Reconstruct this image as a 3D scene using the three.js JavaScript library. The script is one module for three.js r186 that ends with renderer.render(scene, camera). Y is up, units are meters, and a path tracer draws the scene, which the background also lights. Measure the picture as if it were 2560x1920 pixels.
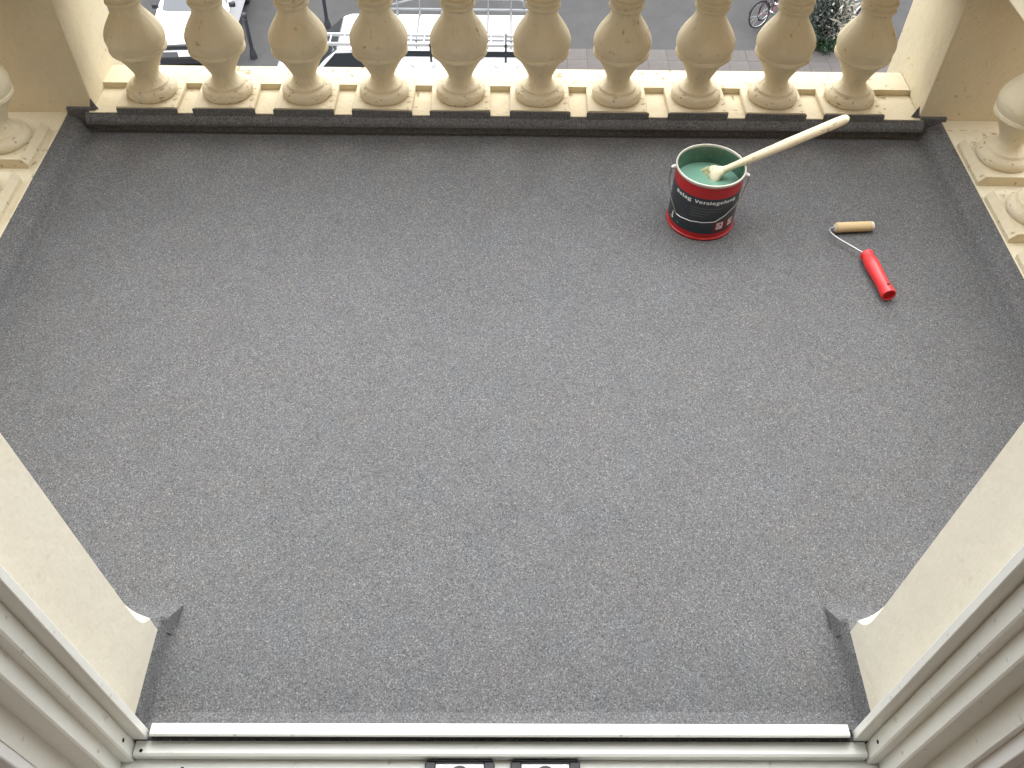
import * as THREE from 'three';
import { RoundedBoxGeometry } from 'three/addons/geometries/RoundedBoxGeometry.js';
import { mergeGeometries, toCreasedNormals, mergeVertices } from 'three/addons/utils/BufferGeometryUtils.js';

/* ---------- camera, sky, sun, exposure ---------- */
const scene = new THREE.Scene();
const camera = new THREE.PerspectiveCamera(46.6, 1024 / 768, 0.02, 2000);
camera.position.set(-0.0077, 1.5, 0);
camera.up.set(-0.00634, 0.63655, -0.77121);
camera.lookAt(-0.0077 + 0.0107976, 1.5 - 0.7711357, -0.6365793);
const renderer = new THREE.WebGLRenderer({ antialias: true });
renderer.toneMapping = THREE.LinearToneMapping;
renderer.toneMappingExposure = 2.15;
renderer.shadowMap.enabled = true;

const SUN = new THREE.Vector3(0.12, 1.0, -1.05).normalize();
function overcastSky(w = 256, h = 128) {                       // pale even cloud cover, a little brighter overhead and round the veiled sun
  const d = new Float32Array(w * h * 4), n = makeNoise(71);
  for (let j = 0; j < h; j++) for (let i = 0; i < w; i++) {
    const th = (j + 0.5) / h * Math.PI - Math.PI / 2, ph = (i + 0.5) / w * 2 * Math.PI - Math.PI;
    const y = Math.sin(th), x = Math.cos(th) * Math.cos(ph), z = Math.cos(th) * Math.sin(ph);
    const up = Math.max(y, 0), c = Math.max(0, x * SUN.x + y * SUN.y + z * SUN.z);
    let L = (0.42 + 0.6 * up + 0.35 * Math.pow(c, 6)) * (1 + 0.09 * n.fbm(x * 3 + 9, (y + z) * 3 + 4, 4));
    if (y < 0) L *= 0.35;
    const k = (j * w + i) * 4;
    d[k] = L * 0.97; d[k + 1] = L * 1.0; d[k + 2] = L * 1.04; d[k + 3] = 1;
  }
  const t = new THREE.DataTexture(d, w, h, THREE.RGBAFormat, THREE.FloatType);
  t.mapping = THREE.EquirectangularReflectionMapping; t.magFilter = t.minFilter = THREE.LinearFilter; t.wrapS = THREE.RepeatWrapping; t.needsUpdate = true;
  return t;
}
const sky = overcastSky();
scene.background = sky; scene.environment = sky;
scene.backgroundIntensity = 2.35; scene.environmentIntensity = 2.35;
const sun = new THREE.DirectionalLight(0xfff6ea, 0.6);
sun.position.copy(SUN).multiplyScalar(30); sun.target.position.set(0, 0, -1.5);
sun.castShadow = true; sun.shadow.radius = 60; sun.shadow.mapSize.set(2048, 2048);
Object.assign(sun.shadow.camera, { left: -14, right: 14, top: 14, bottom: -14, near: 1, far: 80 });
scene.add(sun, sun.target);

/* ---------- helpers ---------- */
function rng(seed) { let s = seed >>> 0; return () => { s = (s + 0x6D2B79F5) | 0; let t = Math.imul(s ^ (s >>> 15), 1 | s); t = (t + Math.imul(t ^ (t >>> 7), 61 | t)) ^ t; return ((t ^ (t >>> 14)) >>> 0) / 4294967296; }; }
function makeNoise(seed) {                                     // value noise, period 256
  const r = rng(seed), T = new Float32Array(65536); for (let i = 0; i < 65536; i++) T[i] = r() * 2 - 1;
  const s = (t) => t * t * (3 - 2 * t);
  function v(x, y, p = 256) {
    const xi = Math.floor(x), yi = Math.floor(y), fx = s(x - xi), fy = s(y - yi), m = (a) => ((a % p) + p) % p;
    const a = T[m(yi) * 256 + m(xi)], b = T[m(yi) * 256 + m(xi + 1)], c = T[m(yi + 1) * 256 + m(xi)], d = T[m(yi + 1) * 256 + m(xi + 1)];
    return a + (b - a) * fx + (c - a) * fy + (a - b - c + d) * fx * fy;
  }
  function fbm(x, y, o = 4, p = 256) { let a = 1, q = 0, n = 0; for (let i = 0; i < o; i++) { q += a * v(x, y, p); n += a; a *= 0.5; x *= 2; y *= 2; p = Math.min(256, p * 2); } return q / n; }
  return { v, fbm };
}
const toS = (l) => Math.round(255 * Math.min(1, Math.max(0, l <= 0.0031308 ? 12.92 * l : 1.055 * Math.pow(l, 1 / 2.4) - 0.055)));
function colourTex(size, fn, rep) {                            // fn(i, j) gives linear rgb
  const d = new Uint8Array(size * size * 4);
  for (let j = 0; j < size; j++) for (let i = 0; i < size; i++) { const c = fn(i, j), k = (j * size + i) * 4; d[k] = toS(c[0]); d[k + 1] = toS(c[1]); d[k + 2] = toS(c[2]); d[k + 3] = 255; }
  const t = new THREE.DataTexture(d, size, size); t.colorSpace = THREE.SRGBColorSpace; finish(t, rep); return t;
}
function greyTex(size, fn, rep) {
  const d = new Uint8Array(size * size * 4);
  for (let j = 0; j < size; j++) for (let i = 0; i < size; i++) { const v = Math.round(255 * Math.min(1, Math.max(0, fn(i, j)))), k = (j * size + i) * 4; d[k] = d[k + 1] = d[k + 2] = v; d[k + 3] = 255; }
  const t = new THREE.DataTexture(d, size, size); finish(t, rep); return t;
}
function finish(t, rep) { t.wrapS = t.wrapT = THREE.RepeatWrapping; t.magFilter = THREE.LinearFilter; t.minFilter = THREE.LinearMipmapLinearFilter; t.generateMipmaps = true; if (rep) t.repeat.set(1 / rep, 1 / rep); t.needsUpdate = true; }

const used = {};
function numbered(n) { const k = used[n] = (used[n] ?? -1) + 1; return k ? n + '_' + String(k).padStart(3, '0') : n; }
function tag(o, label, category, group) { o.userData.label = label; o.userData.category = category; if (group) o.userData.group = group; return o; }
function thing(name, label, category, pos = [0, 0, 0], group) { const g = new THREE.Group(); g.name = numbered(name); g.position.set(...pos); scene.add(g); return tag(g, label, category, group); }
function mesh(name, geo, mat, parent = scene) {
  const m = new THREE.Mesh(Array.isArray(geo) ? merge(geo) : geo, mat); m.name = parent === scene ? numbered(name) : name;
  m.castShadow = m.receiveShadow = true; parent.add(m); return m;
}
function structure(name, geo, mat) { const m = mesh(name, geo, mat); m.userData.kind = 'structure'; return m; }
function norm(g) { const q = g.index ? g.toNonIndexed() : g; for (const k of Object.keys(q.attributes)) if (!['position', 'normal', 'uv'].includes(k)) q.deleteAttribute(k); return q; }
function merge(list) { return mergeGeometries(list.map(norm)); }
function boxUV(g) {                                            // uv in metres, by the way each face points
  g = norm(g); const p = g.attributes.position, uv = new Float32Array(p.count * 2), a = new THREE.Vector3(), b = new THREE.Vector3(), c = new THREE.Vector3(), n = new THREE.Vector3();
  for (let i = 0; i < p.count; i += 3) {
    a.fromBufferAttribute(p, i); b.fromBufferAttribute(p, i + 1); c.fromBufferAttribute(p, i + 2);
    n.copy(b).sub(a).cross(c.clone().sub(a)); const x = Math.abs(n.x), y = Math.abs(n.y), z = Math.abs(n.z);
    [a, b, c].forEach((q, k) => { const [u, v] = y >= x && y >= z ? [q.x, q.z] : x >= z ? [q.z, q.y] : [q.x, q.y]; uv[(i + k) * 2] = u; uv[(i + k) * 2 + 1] = v; });
  }
  g.setAttribute('uv', new THREE.BufferAttribute(uv, 2)); return g;
}
function box(x0, x1, y0, y1, z0, z1, r = 0.003) {
  const w = x1 - x0, h = y1 - y0, d = z1 - z0; r = Math.min(r, w * 0.45, h * 0.45, d * 0.45);
  const g = r > 0 ? new RoundedBoxGeometry(w, h, d, 2, r) : new THREE.BoxGeometry(w, h, d);
  g.translate((x0 + x1) / 2, (y0 + y1) / 2, (z0 + z1) / 2); return boxUV(g);
}
function prism(pts, a0, a1, axis = 'x', crease = 0.5) {        // closed outline extruded: axis x: pts are [z, y]; axis z: pts are [x, y]; axis y: pts are [x, z]
  let area = 0; for (let i = 0; i < pts.length; i++) { const [x, y] = pts[i], [u, v] = pts[(i + 1) % pts.length]; area += x * v - u * y; }
  const s = new THREE.Shape(pts.map(([x, y]) => new THREE.Vector2(x, y)));
  let g = new THREE.ExtrudeGeometry(s, { depth: a1 - a0, bevelEnabled: false, steps: 1 });
  const p = g.attributes.position;
  for (let i = 0; i < p.count; i++) { const x = p.getX(i), y = p.getY(i), z = p.getZ(i) + a0; if (axis === 'x') p.setXYZ(i, z, y, x); else if (axis === 'z') p.setXYZ(i, x, y, z); else p.setXYZ(i, x, z, y); }
  if (axis !== 'z') { g = norm(g); const q = g.attributes.position, t = new THREE.Vector3(), w = new THREE.Vector3(); for (let i = 0; i < q.count; i += 3) { t.fromBufferAttribute(q, i + 1); w.fromBufferAttribute(q, i + 2); q.setXYZ(i + 1, w.x, w.y, w.z); q.setXYZ(i + 2, t.x, t.y, t.z); } }
  g = norm(g); g.deleteAttribute('normal'); g.computeVertexNormals();
  return boxUV(toCreasedNormals(g, crease));
}
function tube(pts, r, seg = 40, rad = 8, smooth = 0) {
  const v = pts.map((p) => new THREE.Vector3(...p));
  let curve; if (smooth) curve = new THREE.CatmullRomCurve3(v, false, 'catmullrom', smooth); else { curve = new THREE.CurvePath(); for (let i = 0; i < v.length - 1; i++) curve.add(new THREE.LineCurve3(v[i], v[i + 1])); }
  return new THREE.TubeGeometry(curve, seg, r, rad, false);
}
function rod(a, b, r, rad = 8, r2 = r) {
  const A = new THREE.Vector3(...a), B = new THREE.Vector3(...b), L = A.distanceTo(B), g = new THREE.CylinderGeometry(r2, r, L, rad);
  g.translate(0, L / 2, 0); g.applyQuaternion(new THREE.Quaternion().setFromUnitVectors(new THREE.Vector3(0, 1, 0), B.sub(A).normalize())); g.translate(...a); return g;
}
function lathe(pts, seg = 48, uScale = 0.4, vScale = 1) {
  let L = 0; const g = new THREE.LatheGeometry(pts.map(([x, y]) => new THREE.Vector2(x, y)), seg);
  for (let i = 1; i < pts.length; i++) L += Math.hypot(pts[i][0] - pts[i - 1][0], pts[i][1] - pts[i - 1][1]);
  const uv = g.attributes.uv; for (let i = 0; i < uv.count; i++) uv.setXY(i, uv.getX(i) * uScale, uv.getY(i) * L * vScale); return g;
}

/* ---------- materials ---------- */
const nA = makeNoise(11), nB = makeNoise(23), nC = makeNoise(37);
// slate granules on bitumen felt: each granule one tone
const GR = 1536, GC = 2.1;                                     // texels a side, texels per granule
function granules() {
  const n = Math.round(GR / GC), cell = GR / n, r = rng(5), px = new Float32Array(n * n), py = new Float32Array(n * n), tone = new Float32Array(n * n), hue = new Float32Array(n * n), hh = new Float32Array(n * n);
  for (let i = 0; i < n * n; i++) { px[i] = r(); py[i] = r(); const u = r(); tone[i] = u < 0.06 ? 1.7 + r() * 0.4 : u < 0.22 ? 0.42 + 0.2 * r() : 0.72 + 0.56 * r(); hue[i] = r() - 0.5; hh[i] = r(); }
  const id = new Int32Array(GR * GR), gap = new Float32Array(GR * GR);
  for (let j = 0; j < GR; j++) for (let i = 0; i < GR; i++) {
    const x = i / cell, y = j / cell, cx = Math.floor(x), cy = Math.floor(y); let b = 9, s = 9, bi = 0;
    for (let dy = -1; dy <= 1; dy++) for (let dx = -1; dx <= 1; dx++) {
      const k = ((cy + dy + n) % n) * n + ((cx + dx + n) % n), ex = cx + dx + px[k] - x, ey = cy + dy + py[k] - y, q = ex * ex + ey * ey;
      if (q < b) { s = b; b = q; bi = k; } else if (q < s) s = q;
    }
    id[j * GR + i] = bi; gap[j * GR + i] = Math.sqrt(s) - Math.sqrt(b);
  }
  const map = colourTex(GR, (i, j) => {
    const k = id[j * GR + i], m = 1 + 0.10 * nA.fbm(i / GR * 16, j / GR * 16, 5, 16) * 0.6 + 0.05 * nB.fbm(i / GR * 64, j / GR * 64, 3, 64);
    const L = 0.110 * tone[k] * m, w = hue[k] * 0.08 + 0.03 * nC.fbm(i / GR * 24, j / GR * 24, 3, 24);
    return [L * (1 + w), L * 0.992, L * (1.0 - w)];
  }, 1.28);
  const bump = greyTex(GR, (i, j) => { const k = id[j * GR + i]; return (0.35 + 0.65 * hh[k]) * Math.min(1, gap[j * GR + i] * 2.2); }, 1.28);
  return { map, bump };
}
const gran = granules();
const M = {};
M.felt = new THREE.MeshStandardMaterial({ map: gran.map, bumpMap: gran.bump, bumpScale: 0.0009, roughness: 0.92 });
const CS = 1024;
function creamMap(base, seed, dirt) {
  const a = makeNoise(seed), b = makeNoise(seed + 1), c = makeNoise(seed + 2);
  return colourTex(CS, (i, j) => {
    const x = i / CS, y = j / CS; let m = 1 + 0.055 * a.fbm(x * 8, y * 8, 5, 8) + 0.03 * b.fbm(x * 64, y * 64, 3, 64);
    const sp = c.fbm(x * 64, y * 64, 4, 64), pa = b.fbm(x * 6 + 3, y * 6 + 1, 4, 6), st = (Math.max(0, sp * 1.7 + pa * 0.45 - 0.84) * 1.6 + Math.max(0, pa * 0.8 + sp * 0.5 - 0.3) * 0.35) * dirt;   // grimy specks in patches
    const d = Math.min(0.75, st); const w = 0.05 * b.fbm(x * 5, y * 5, 3, 5);
    return [base[0] * m * (1 - d * 0.62), base[1] * m * (1 - d * 0.70) * (1 - w * 0.4), base[2] * m * (1 - d * 0.80) * (1 - w)];
  }, 0.9);
}
const creamBump = greyTex(CS, (i, j) => 0.5 + 0.35 * nA.fbm(i / CS * 40, j / CS * 40, 4, 40) + 0.15 * nB.fbm(i / CS * 170, j / CS * 170, 2, 170), 0.9);
const CREAM = [0.66, 0.582, 0.412];
M.stone = new THREE.MeshStandardMaterial({ map: creamMap(CREAM, 101, 0.7), bumpMap: creamBump, bumpScale: 0.0016, roughness: 0.78 });
M.stoneGrimy = new THREE.MeshStandardMaterial({ map: creamMap([0.62, 0.545, 0.385], 161, 2.3), bumpMap: creamBump, bumpScale: 0.0022, roughness: 0.85 });
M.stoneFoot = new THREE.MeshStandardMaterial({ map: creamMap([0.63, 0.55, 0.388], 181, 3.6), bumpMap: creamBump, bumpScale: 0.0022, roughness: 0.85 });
M.stoneClean = new THREE.MeshStandardMaterial({ map: creamMap([0.72, 0.665, 0.535], 131, 0.12), bumpMap: creamBump, bumpScale: 0.001, roughness: 0.72 });
const frameMap = colourTex(512, (i, j) => {
  const x = i / 512, y = j / 512, m = 1 + 0.035 * nA.fbm(x * 8, y * 8, 4, 8) + 0.02 * nB.fbm(x * 64, y * 64, 3, 64), s = Math.max(0, nC.fbm(x * 40, y * 40, 4, 40) * 1.5 - 0.80), d = 1 - Math.min(0.35, s);
  return [0.785 * m * d, 0.785 * m * d, 0.725 * m * d];
}, 0.6);
M.frame = new THREE.MeshPhysicalMaterial({ map: frameMap, bumpMap: creamBump, bumpScale: 0.0004, roughness: 0.42, clearcoat: 0.15, clearcoatRoughness: 0.4 });
M.leaf = new THREE.MeshStandardMaterial({ color: new THREE.Color().setRGB(0.83, 0.83, 0.82), roughness: 0.5 });
M.strip = new THREE.MeshStandardMaterial({ map: frameMap, color: 0xffffff, roughness: 0.4 });
M.gapBlack = new THREE.MeshStandardMaterial({ color: new THREE.Color().setRGB(0.012, 0.012, 0.012), roughness: 0.8 });
M.brick = new THREE.MeshStandardMaterial({ map: colourTex(512, (i, j) => { const row = Math.floor(j / 32), b = Math.floor((i + (row % 2) * 64) / 128), mort = (j % 32) < 4 || ((i + (row % 2) * 64) % 128) < 4, q = 1 + 0.25 * nA.v(b * 3.7 + 1, row * 5.3 + 1) + 0.1 * nB.fbm(i / 8, j / 8, 3); return mort ? [0.22, 0.20, 0.17] : [0.235 * q, 0.145 * q, 0.088 * q]; }, 0.9), roughness: 0.9 });
M.glass = new THREE.MeshPhysicalMaterial({ color: 0xffffff, transmission: 1, thickness: 0, roughness: 0.02, ior: 1.5 });
M.room = new THREE.MeshStandardMaterial({ color: new THREE.Color().setRGB(0.68, 0.66, 0.61), roughness: 0.9 });
M.wood = new THREE.MeshStandardMaterial({ color: new THREE.Color().setRGB(0.30, 0.20, 0.12), roughness: 0.5 });
M.metal = new THREE.MeshStandardMaterial({ color: new THREE.Color().setRGB(0.38, 0.38, 0.37), metalness: 1, roughness: 0.32 });
M.black = new THREE.MeshStandardMaterial({ color: new THREE.Color().setRGB(0.022, 0.022, 0.025), roughness: 0.5 });
M.white = new THREE.MeshStandardMaterial({ color: new THREE.Color().setRGB(0.82, 0.82, 0.80), roughness: 0.4 });

/* ---------- balcony: slab, felt floor and its upstands ---------- */
const F = 2.168, W = 1.171, JX = 0.594;                        // front crease, side crease, half width of the doorway
structure('balcony_slab', [box(-1.62, 1.62, -0.32, -0.03, -2.36, -0.45, 0.01)], M.stone);
function feltSheet() {
  const g = new THREE.PlaneGeometry(2.42, 1.79, 150, 110); g.rotateX(-Math.PI / 2); g.translate(0, 0, -1.325);
  const p = g.attributes.position, uv = g.attributes.uv;
  for (let i = 0; i < p.count; i++) { const x = p.getX(i), z = p.getZ(i); p.setY(i, 0.0022 * nB.fbm(x * 3.1 + 20, z * 3.1 + 20, 3) - 0.001); uv.setXY(i, x, z); }
  g.computeVertexNormals(); return g;
}
const floor = structure('balcony_floor', feltSheet(), M.felt);
function feltStrip(name, geo) { return mesh(name, geo, M.felt, floor); }
// front: recessed foot, then a rolled lip up to the stone ledge
feltStrip('upstand', prism([[-2.25, -0.01], [-2.155, -0.01], [-2.160, 0.0015], [-2.1665, 0.006], [-2.168, 0.014], [-2.160, 0.0205], [-2.1475, 0.0245], [-2.1425, 0.0275], [-2.1405, 0.0315], [-2.1415, 0.036], [-2.1450, 0.042], [-2.1525, 0.0515], [-2.1580, 0.0572], [-2.25, 0.0572]], -1.17, 1.17, 'x', 1.1));
for (const s of [-1, 1]) {                                     // sides: sloping fillets
  const pts = [[1.150, -0.004], [1.168, 0.000], [1.173, 0.006], [1.179, 0.023], [1.188, 0.031], [1.215, 0.043], [1.222, 0.0475], [1.236, 0.0475], [1.236, -0.01], [1.15, -0.01]].map(([x, y]) => [s * x, y]);
  if (s < 0) pts.reverse();
  feltStrip('upstand', prism(pts, -2.175, -0.655, 'z', 0.7));
  feltStrip('upstand', box(s > 0 ? 1.150 : -1.222, s > 0 ? 1.236 : -1.142, -0.005, s > 0 ? 0.062 : 0.068, -2.176, -2.1625, 0.003));      // turned up on the pier
  const c = new THREE.ConeGeometry(0.020, 0.055, 4, 1); c.scale(1, 1, 0.5); c.translate(s * 1.147, 0.068, -2.170); feltStrip('corner_piece', boxUV(c));
}
// at the house wall and the door reveals
for (const s of [-1, 1]) {
  const wall = [[-0.722, -0.003], [-0.706, 0.002], [-0.662, 0.046], [-0.652, 0.050], [-0.640, 0.050], [-0.640, -0.01], [-0.722, -0.01]];
  feltStrip('upstand', prism(wall, s > 0 ? 0.596 : -1.24, s > 0 ? 1.24 : -0.596, 'x', 0.7));
  const rev = [[0.570, -0.003], [0.5815, 0.003], [0.5875, 0.012], [0.5895, 0.046], [0.5945, 0.052], [0.602, 0.052], [0.602, -0.01], [0.570, -0.01]].map(([x, y]) => [s * x, y]);
  if (s < 0) rev.reverse();
  feltStrip('upstand', prism(rev, -0.672, -0.470, 'z', 0.7));
  // corner patch: felt mitred round the foot of the reveal
  const v = [], top = [[0.5945, 0.0520, -0.650], [0.5945, 0.0520, -0.6535], [0.5965, 0.0520, -0.6560], [0.6080, 0.0515, -0.6560]], bot = [[0.5825, 0.002, -0.658], [0.5800, 0.0015, -0.716], [0.5850, 0.0015, -0.7230], [0.6080, 0.0015, -0.7235]];
  const mid = top.map((t, k) => [s * (t[0] * 0.5 + bot[k][0] * 0.5 - (k === 1 ? 0.0015 : 0)), 0.026, t[2] * 0.5 + bot[k][2] * 0.5 - (k === 1 ? 0.001 : 0)]);
  for (const l of [top, bot]) for (const q of l) q[0] *= s;
  for (const [A, B] of [[top, mid], [mid, bot]]) for (let k = 0; k < 3; k++) { const t = [A[k], B[k], A[k + 1], A[k + 1], B[k], B[k + 1]]; for (const p of (s > 0 ? t : [t[0], t[2], t[1], t[3], t[5], t[4]])) v.push(...p); }
  const g = new THREE.BufferGeometry(); g.setAttribute('position', new THREE.Float32BufferAttribute(v, 3)); g.setAttribute('uv', new THREE.Float32BufferAttribute(new Float32Array(v.length / 3 * 2), 2)); g.computeVertexNormals();
  feltStrip('corner_piece', boxUV(toCreasedNormals(g, 0.8)));
}
feltStrip('upstand', prism([[-0.530, -0.002], [-0.512, 0.004], [-0.486, 0.026], [-0.478, 0.058], [-0.46, 0.058], [-0.46, -0.01], [-0.53, -0.01]], -0.59, 0.59, 'x', 0.7));

/* ---------- balustrades ---------- */
const BAL = [[0.0, 0.076], [0.064, 0.076], [0.0675, 0.080], [0.0695, 0.088], [0.0680, 0.097], [0.0620, 0.1035], [0.054, 0.106], [0.052, 0.109], [0.0515, 0.113], [0.043, 0.1165], [0.037, 0.123], [0.0335, 0.129], [0.0328, 0.136], [0.0350, 0.146], [0.0400, 0.157], [0.0460, 0.169], [0.0530, 0.182], [0.0600, 0.193], [0.0665, 0.2025], [0.0705, 0.2070], [0.0715, 0.2082], [0.0752, 0.2090], [0.0762, 0.2105], [0.0762, 0.2175], [0.0752, 0.2190], [0.0732, 0.2197], [0.0732, 0.2210], [0.0760, 0.2290], [0.0778, 0.2390], [0.0782, 0.2470], [0.0768, 0.2550], [0.0728, 0.2655], [0.0660, 0.2780], [0.0580, 0.2905], [0.0500, 0.3020], [0.0440, 0.3110], [0.0403, 0.3200], [0.0388, 0.3330], [0.0395, 0.3350], [0.0440, 0.338], [0.0465, 0.343], [0.0450, 0.348], [0.0410, 0.3505], [0.0415, 0.3535], [0.0450, 0.356], [0.0475, 0.361], [0.0455, 0.366], [0.0405, 0.369], [0.0395, 0.385], [0.0440, 0.396], [0.0560, 0.408], [0.0610, 0.418], [0.0600, 0.426], [0.0, 0.426]];
const cutFoot = BAL.findIndex(([r, y]) => y > 0.1055), FOOT = BAL.slice(0, cutFoot + 1); BAL.splice(0, cutFoot);
const balGeo = [], footGeo = lathe(FOOT, 48, 0.44);
for (let k = 0; k < 5; k++) {                                  // five castings, each a little worn and out of true, with its own run of the paint's pattern
  const g = lathe(BAL, 56, 0.44); const r = rng(300 + k), n = makeNoise(400 + k), p = g.attributes.position, uv = g.attributes.uv, ou = r(), ov = r();
  for (let i = 0; i < p.count; i++) { const x = p.getX(i), y = p.getY(i), z = p.getZ(i), a = Math.atan2(z, x), d = 1 + 0.011 * n.fbm(Math.cos(a) * 2 + 7, y * 22 + Math.sin(a) * 2 + 7, 3); p.setXYZ(i, x * d, y, z * d); uv.setXY(i, uv.getX(i) + ou, uv.getY(i) + ov); }
  balGeo.push(toCreasedNormals(g, 0.6));
}
const plinthGeo = (w, d, y0, y1, bev) => prism([[-w / 2, y0], [w / 2, y0], [w / 2, y1 - bev], [w / 2 - bev * 0.9, y1], [-w / 2 + bev * 0.9, y1], [-w / 2, y1 - bev]], -d / 2, d / 2, 'z', 0.3);
const capGeo = box(-0.068, 0.068, 0.424, 0.452, -0.068, 0.068, 0.004);
const brnd = rng(77);
function baluster(parent, x, z, turn, plinth, k) {
  const b = mesh('baluster', balGeo[k % 5], M.stone, parent); b.position.set(x, 0, z); b.rotation.y = turn + Math.PI / 2 * Math.floor(brnd() * 4); 
  const back = -b.rotation.y + turn;
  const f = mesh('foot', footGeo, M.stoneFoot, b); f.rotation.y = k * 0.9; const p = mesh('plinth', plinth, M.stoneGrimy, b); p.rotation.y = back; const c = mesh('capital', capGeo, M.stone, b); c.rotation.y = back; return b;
}
// front
const front = thing('front_balustrade', 'cream stone balustrade of ten bulbous balusters at the far edge, above the street', 'balustrade');
mesh('ledge', [prism([[-2.20, -0.03], [-2.20, 0.0575], [-2.1565, 0.0582], [-2.1575, 0.0600], [-2.161, 0.0605], [-2.277, 0.0605], [-2.279, 0.0765], [-2.372, 0.0750], [-2.382, 0.068], [-2.382, 0.02], [-2.36, -0.01], [-2.36, -0.30], [-2.25, -0.30], [-2.25, -0.03]].reverse(), -1.158, 1.158, 'x', 0.3)], M.stoneGrimy, front);
const BX = [-0.996, -0.784, -0.561, -0.345, -0.130, 0.092, 0.309, 0.533, 0.750, 0.968];
const frontPlinth = prism([[-0.083, 0.0605], [0.083, 0.0605], [0.083, 0.0745], [0.080, 0.0775], [-0.080, 0.0775], [-0.083, 0.0745]], -0.082, 0.078, 'z', 0.3);
BX.forEach((x, k) => {
  baluster(front, x, -2.236, (brnd() - 0.5) * 0.06, frontPlinth, k);
  const j = () => (brnd() - 0.5) * 0.006, tb = feltStrip('upstand_tab', box(-0.084 + j(), 0.084 + j(), 0.046, 0.0740 + j() * 0.5, -0.0030, 0.0025, 0.002)); tb.position.set(x, 0, -2.1535); tb.rotation.set(-0.05, j() * 2, j() * 2);   // felt dressed up on the plinth's face
});
function railProfile(c, s) {                                   // moulded coping, symmetrical about c
  const h = [[0.105, 0.452], [0.115, 0.458], [0.118, 0.470], [0.150, 0.480], [0.155, 0.486], [0.155, 0.525], [0.165, 0.535], [0.165, 0.555], [0.12, 0.572]];
  return [...h.map(([a, y]) => [c + a, y]), ...h.slice().reverse().map(([a, y]) => [c - a, y])];
}
mesh('handrail', prism(railProfile(-2.246), -1.16, 1.16, 'x', 0.3), M.stone, front);
// sides
const sidePlinth = plinthGeo(0.168, 0.168, 0.046, 0.0775, 0.016);
for (const s of [-1, 1]) {
  const t = thing('side_balustrade', s < 0 ? 'left cream stone side balustrade running back to the house' : 'right cream stone side balustrade beside the red roller', 'balustrade');
  const pts = [[1.222, -0.03], [1.222, 0.046], [1.226, 0.0495], [1.50, 0.0495], [1.52, 0.04], [1.52, 0.01], [1.50, -0.02], [1.50, -0.28], [1.24, -0.28], [1.24, -0.03]].map(([x, y]) => [s * x, y]);
  mesh('ledge', prism(pts, -2.17, -0.655, 'z', 0.3), M.stoneGrimy, t);
  mesh('handrail', prism(railProfile(s * 1.318), -2.17, -0.655, 'z', 0.3), M.stone, t);
  for (let k = 0; k < 6; k++) baluster(t, s * (s < 0 ? 1.327 : 1.311), (s < 0 ? -2.000 : -1.962) + k * 0.222, (brnd() - 0.5) * 0.04, sidePlinth, k + 2);
  const px0 = s > 0 ? 1.160 : -1.149, px1 = s * 1.52;
  const pier = thing('corner_pier', s < 0 ? 'square cream stone corner pier at the far left, beside the left baluster' : 'square cream stone corner pier at the far right, behind the brush handle', 'pier');
  mesh('shaft', box(Math.min(px0, px1), Math.max(px0, px1), -0.02, 0.455, -2.47, -2.1705, 0.006), M.stone, pier);
  mesh('coping', prism(railProfile(-2.325), Math.min(px0, px1) + (s < 0 ? -0.02 : -0.012), Math.max(px0, px1) + 0.012, 'x', 0.3), M.stone, pier);
}

/* ---------- the house: wall, reveals, room behind ---------- */
const house = thing('house', 'cream rendered house wall whose smooth door reveals flank the balcony doorway', 'house');
// the surround's outer corner is chamfered down to a square foot
function surround(s) {
  const H = [[-0.02, 0.0012], [0.094, 0.0012], [0.098, 0.004], [0.103, 0.009], [0.110, 0.0145], [0.120, 0.0195], [0.133, 0.0235], [0.150, 0.0262], [0.175, 0.0275], [0.6, 0.0275], [1.2, 0.0275], [2.35, 0.0275]], v = [];
  const ring = ([y, c]) => [[JX, -0.44], [JX, -0.648 + c], [JX + c, -0.648], [0.80, -0.648], [0.80, -0.44]].map(([x, z]) => [s * x, y, z]);
  const R = H.map(ring);
  for (let k = 0; k < R.length - 1; k++) for (let i = 0; i < 5; i++) { const a = R[k][i], b = R[k][(i + 1) % 5], c = R[k + 1][i], d = R[k + 1][(i + 1) % 5]; v.push(...(s > 0 ? [a, c, b, b, c, d] : [a, b, c, b, d, c]).flat()); }
  for (const [r, up] of [[R[0], -1], [R[R.length - 1], 1]]) for (let i = 1; i < 4; i++) v.push(...(s * up > 0 ? [r[0], r[i + 1], r[i]] : [r[0], r[i], r[i + 1]]).flat());
  const g = new THREE.BufferGeometry(); g.setAttribute('position', new THREE.Float32BufferAttribute(v, 3)); g.setAttribute('uv', new THREE.Float32BufferAttribute(new Float32Array(v.length / 3 * 2), 2)); g.computeVertexNormals();
  return boxUV(toCreasedNormals(g, 0.45));
}
for (const s of [-1, 1]) { mesh('door_surround', surround(s), M.stoneClean, house); mesh('wall', box(s < 0 ? -3.2 : 0.8015, s < 0 ? -0.8015 : 3.2, -0.02, 2.35, -0.607, -0.44, 0.004), M.brick, house); }
mesh('door_surround', box(-0.80, 0.80, 2.352, 2.56, -0.648, -0.44, 0.004), M.stoneClean, house);
mesh('wall', box(-3.2, 3.2, 2.562, 5.5, -0.606, -0.44, 0.004), M.brick, house);
mesh('wall', box(-6, 6, -10.5, -0.33, -0.606, -0.44, 0.004), M.brick, house);
for (const s of [-1, 1]) mesh('wall', box(s < 0 ? -6 : 3.202, s < 0 ? -3.202 : 6, -0.326, 5.5, -0.606, -0.44, 0.004), M.brick, house);
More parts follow.
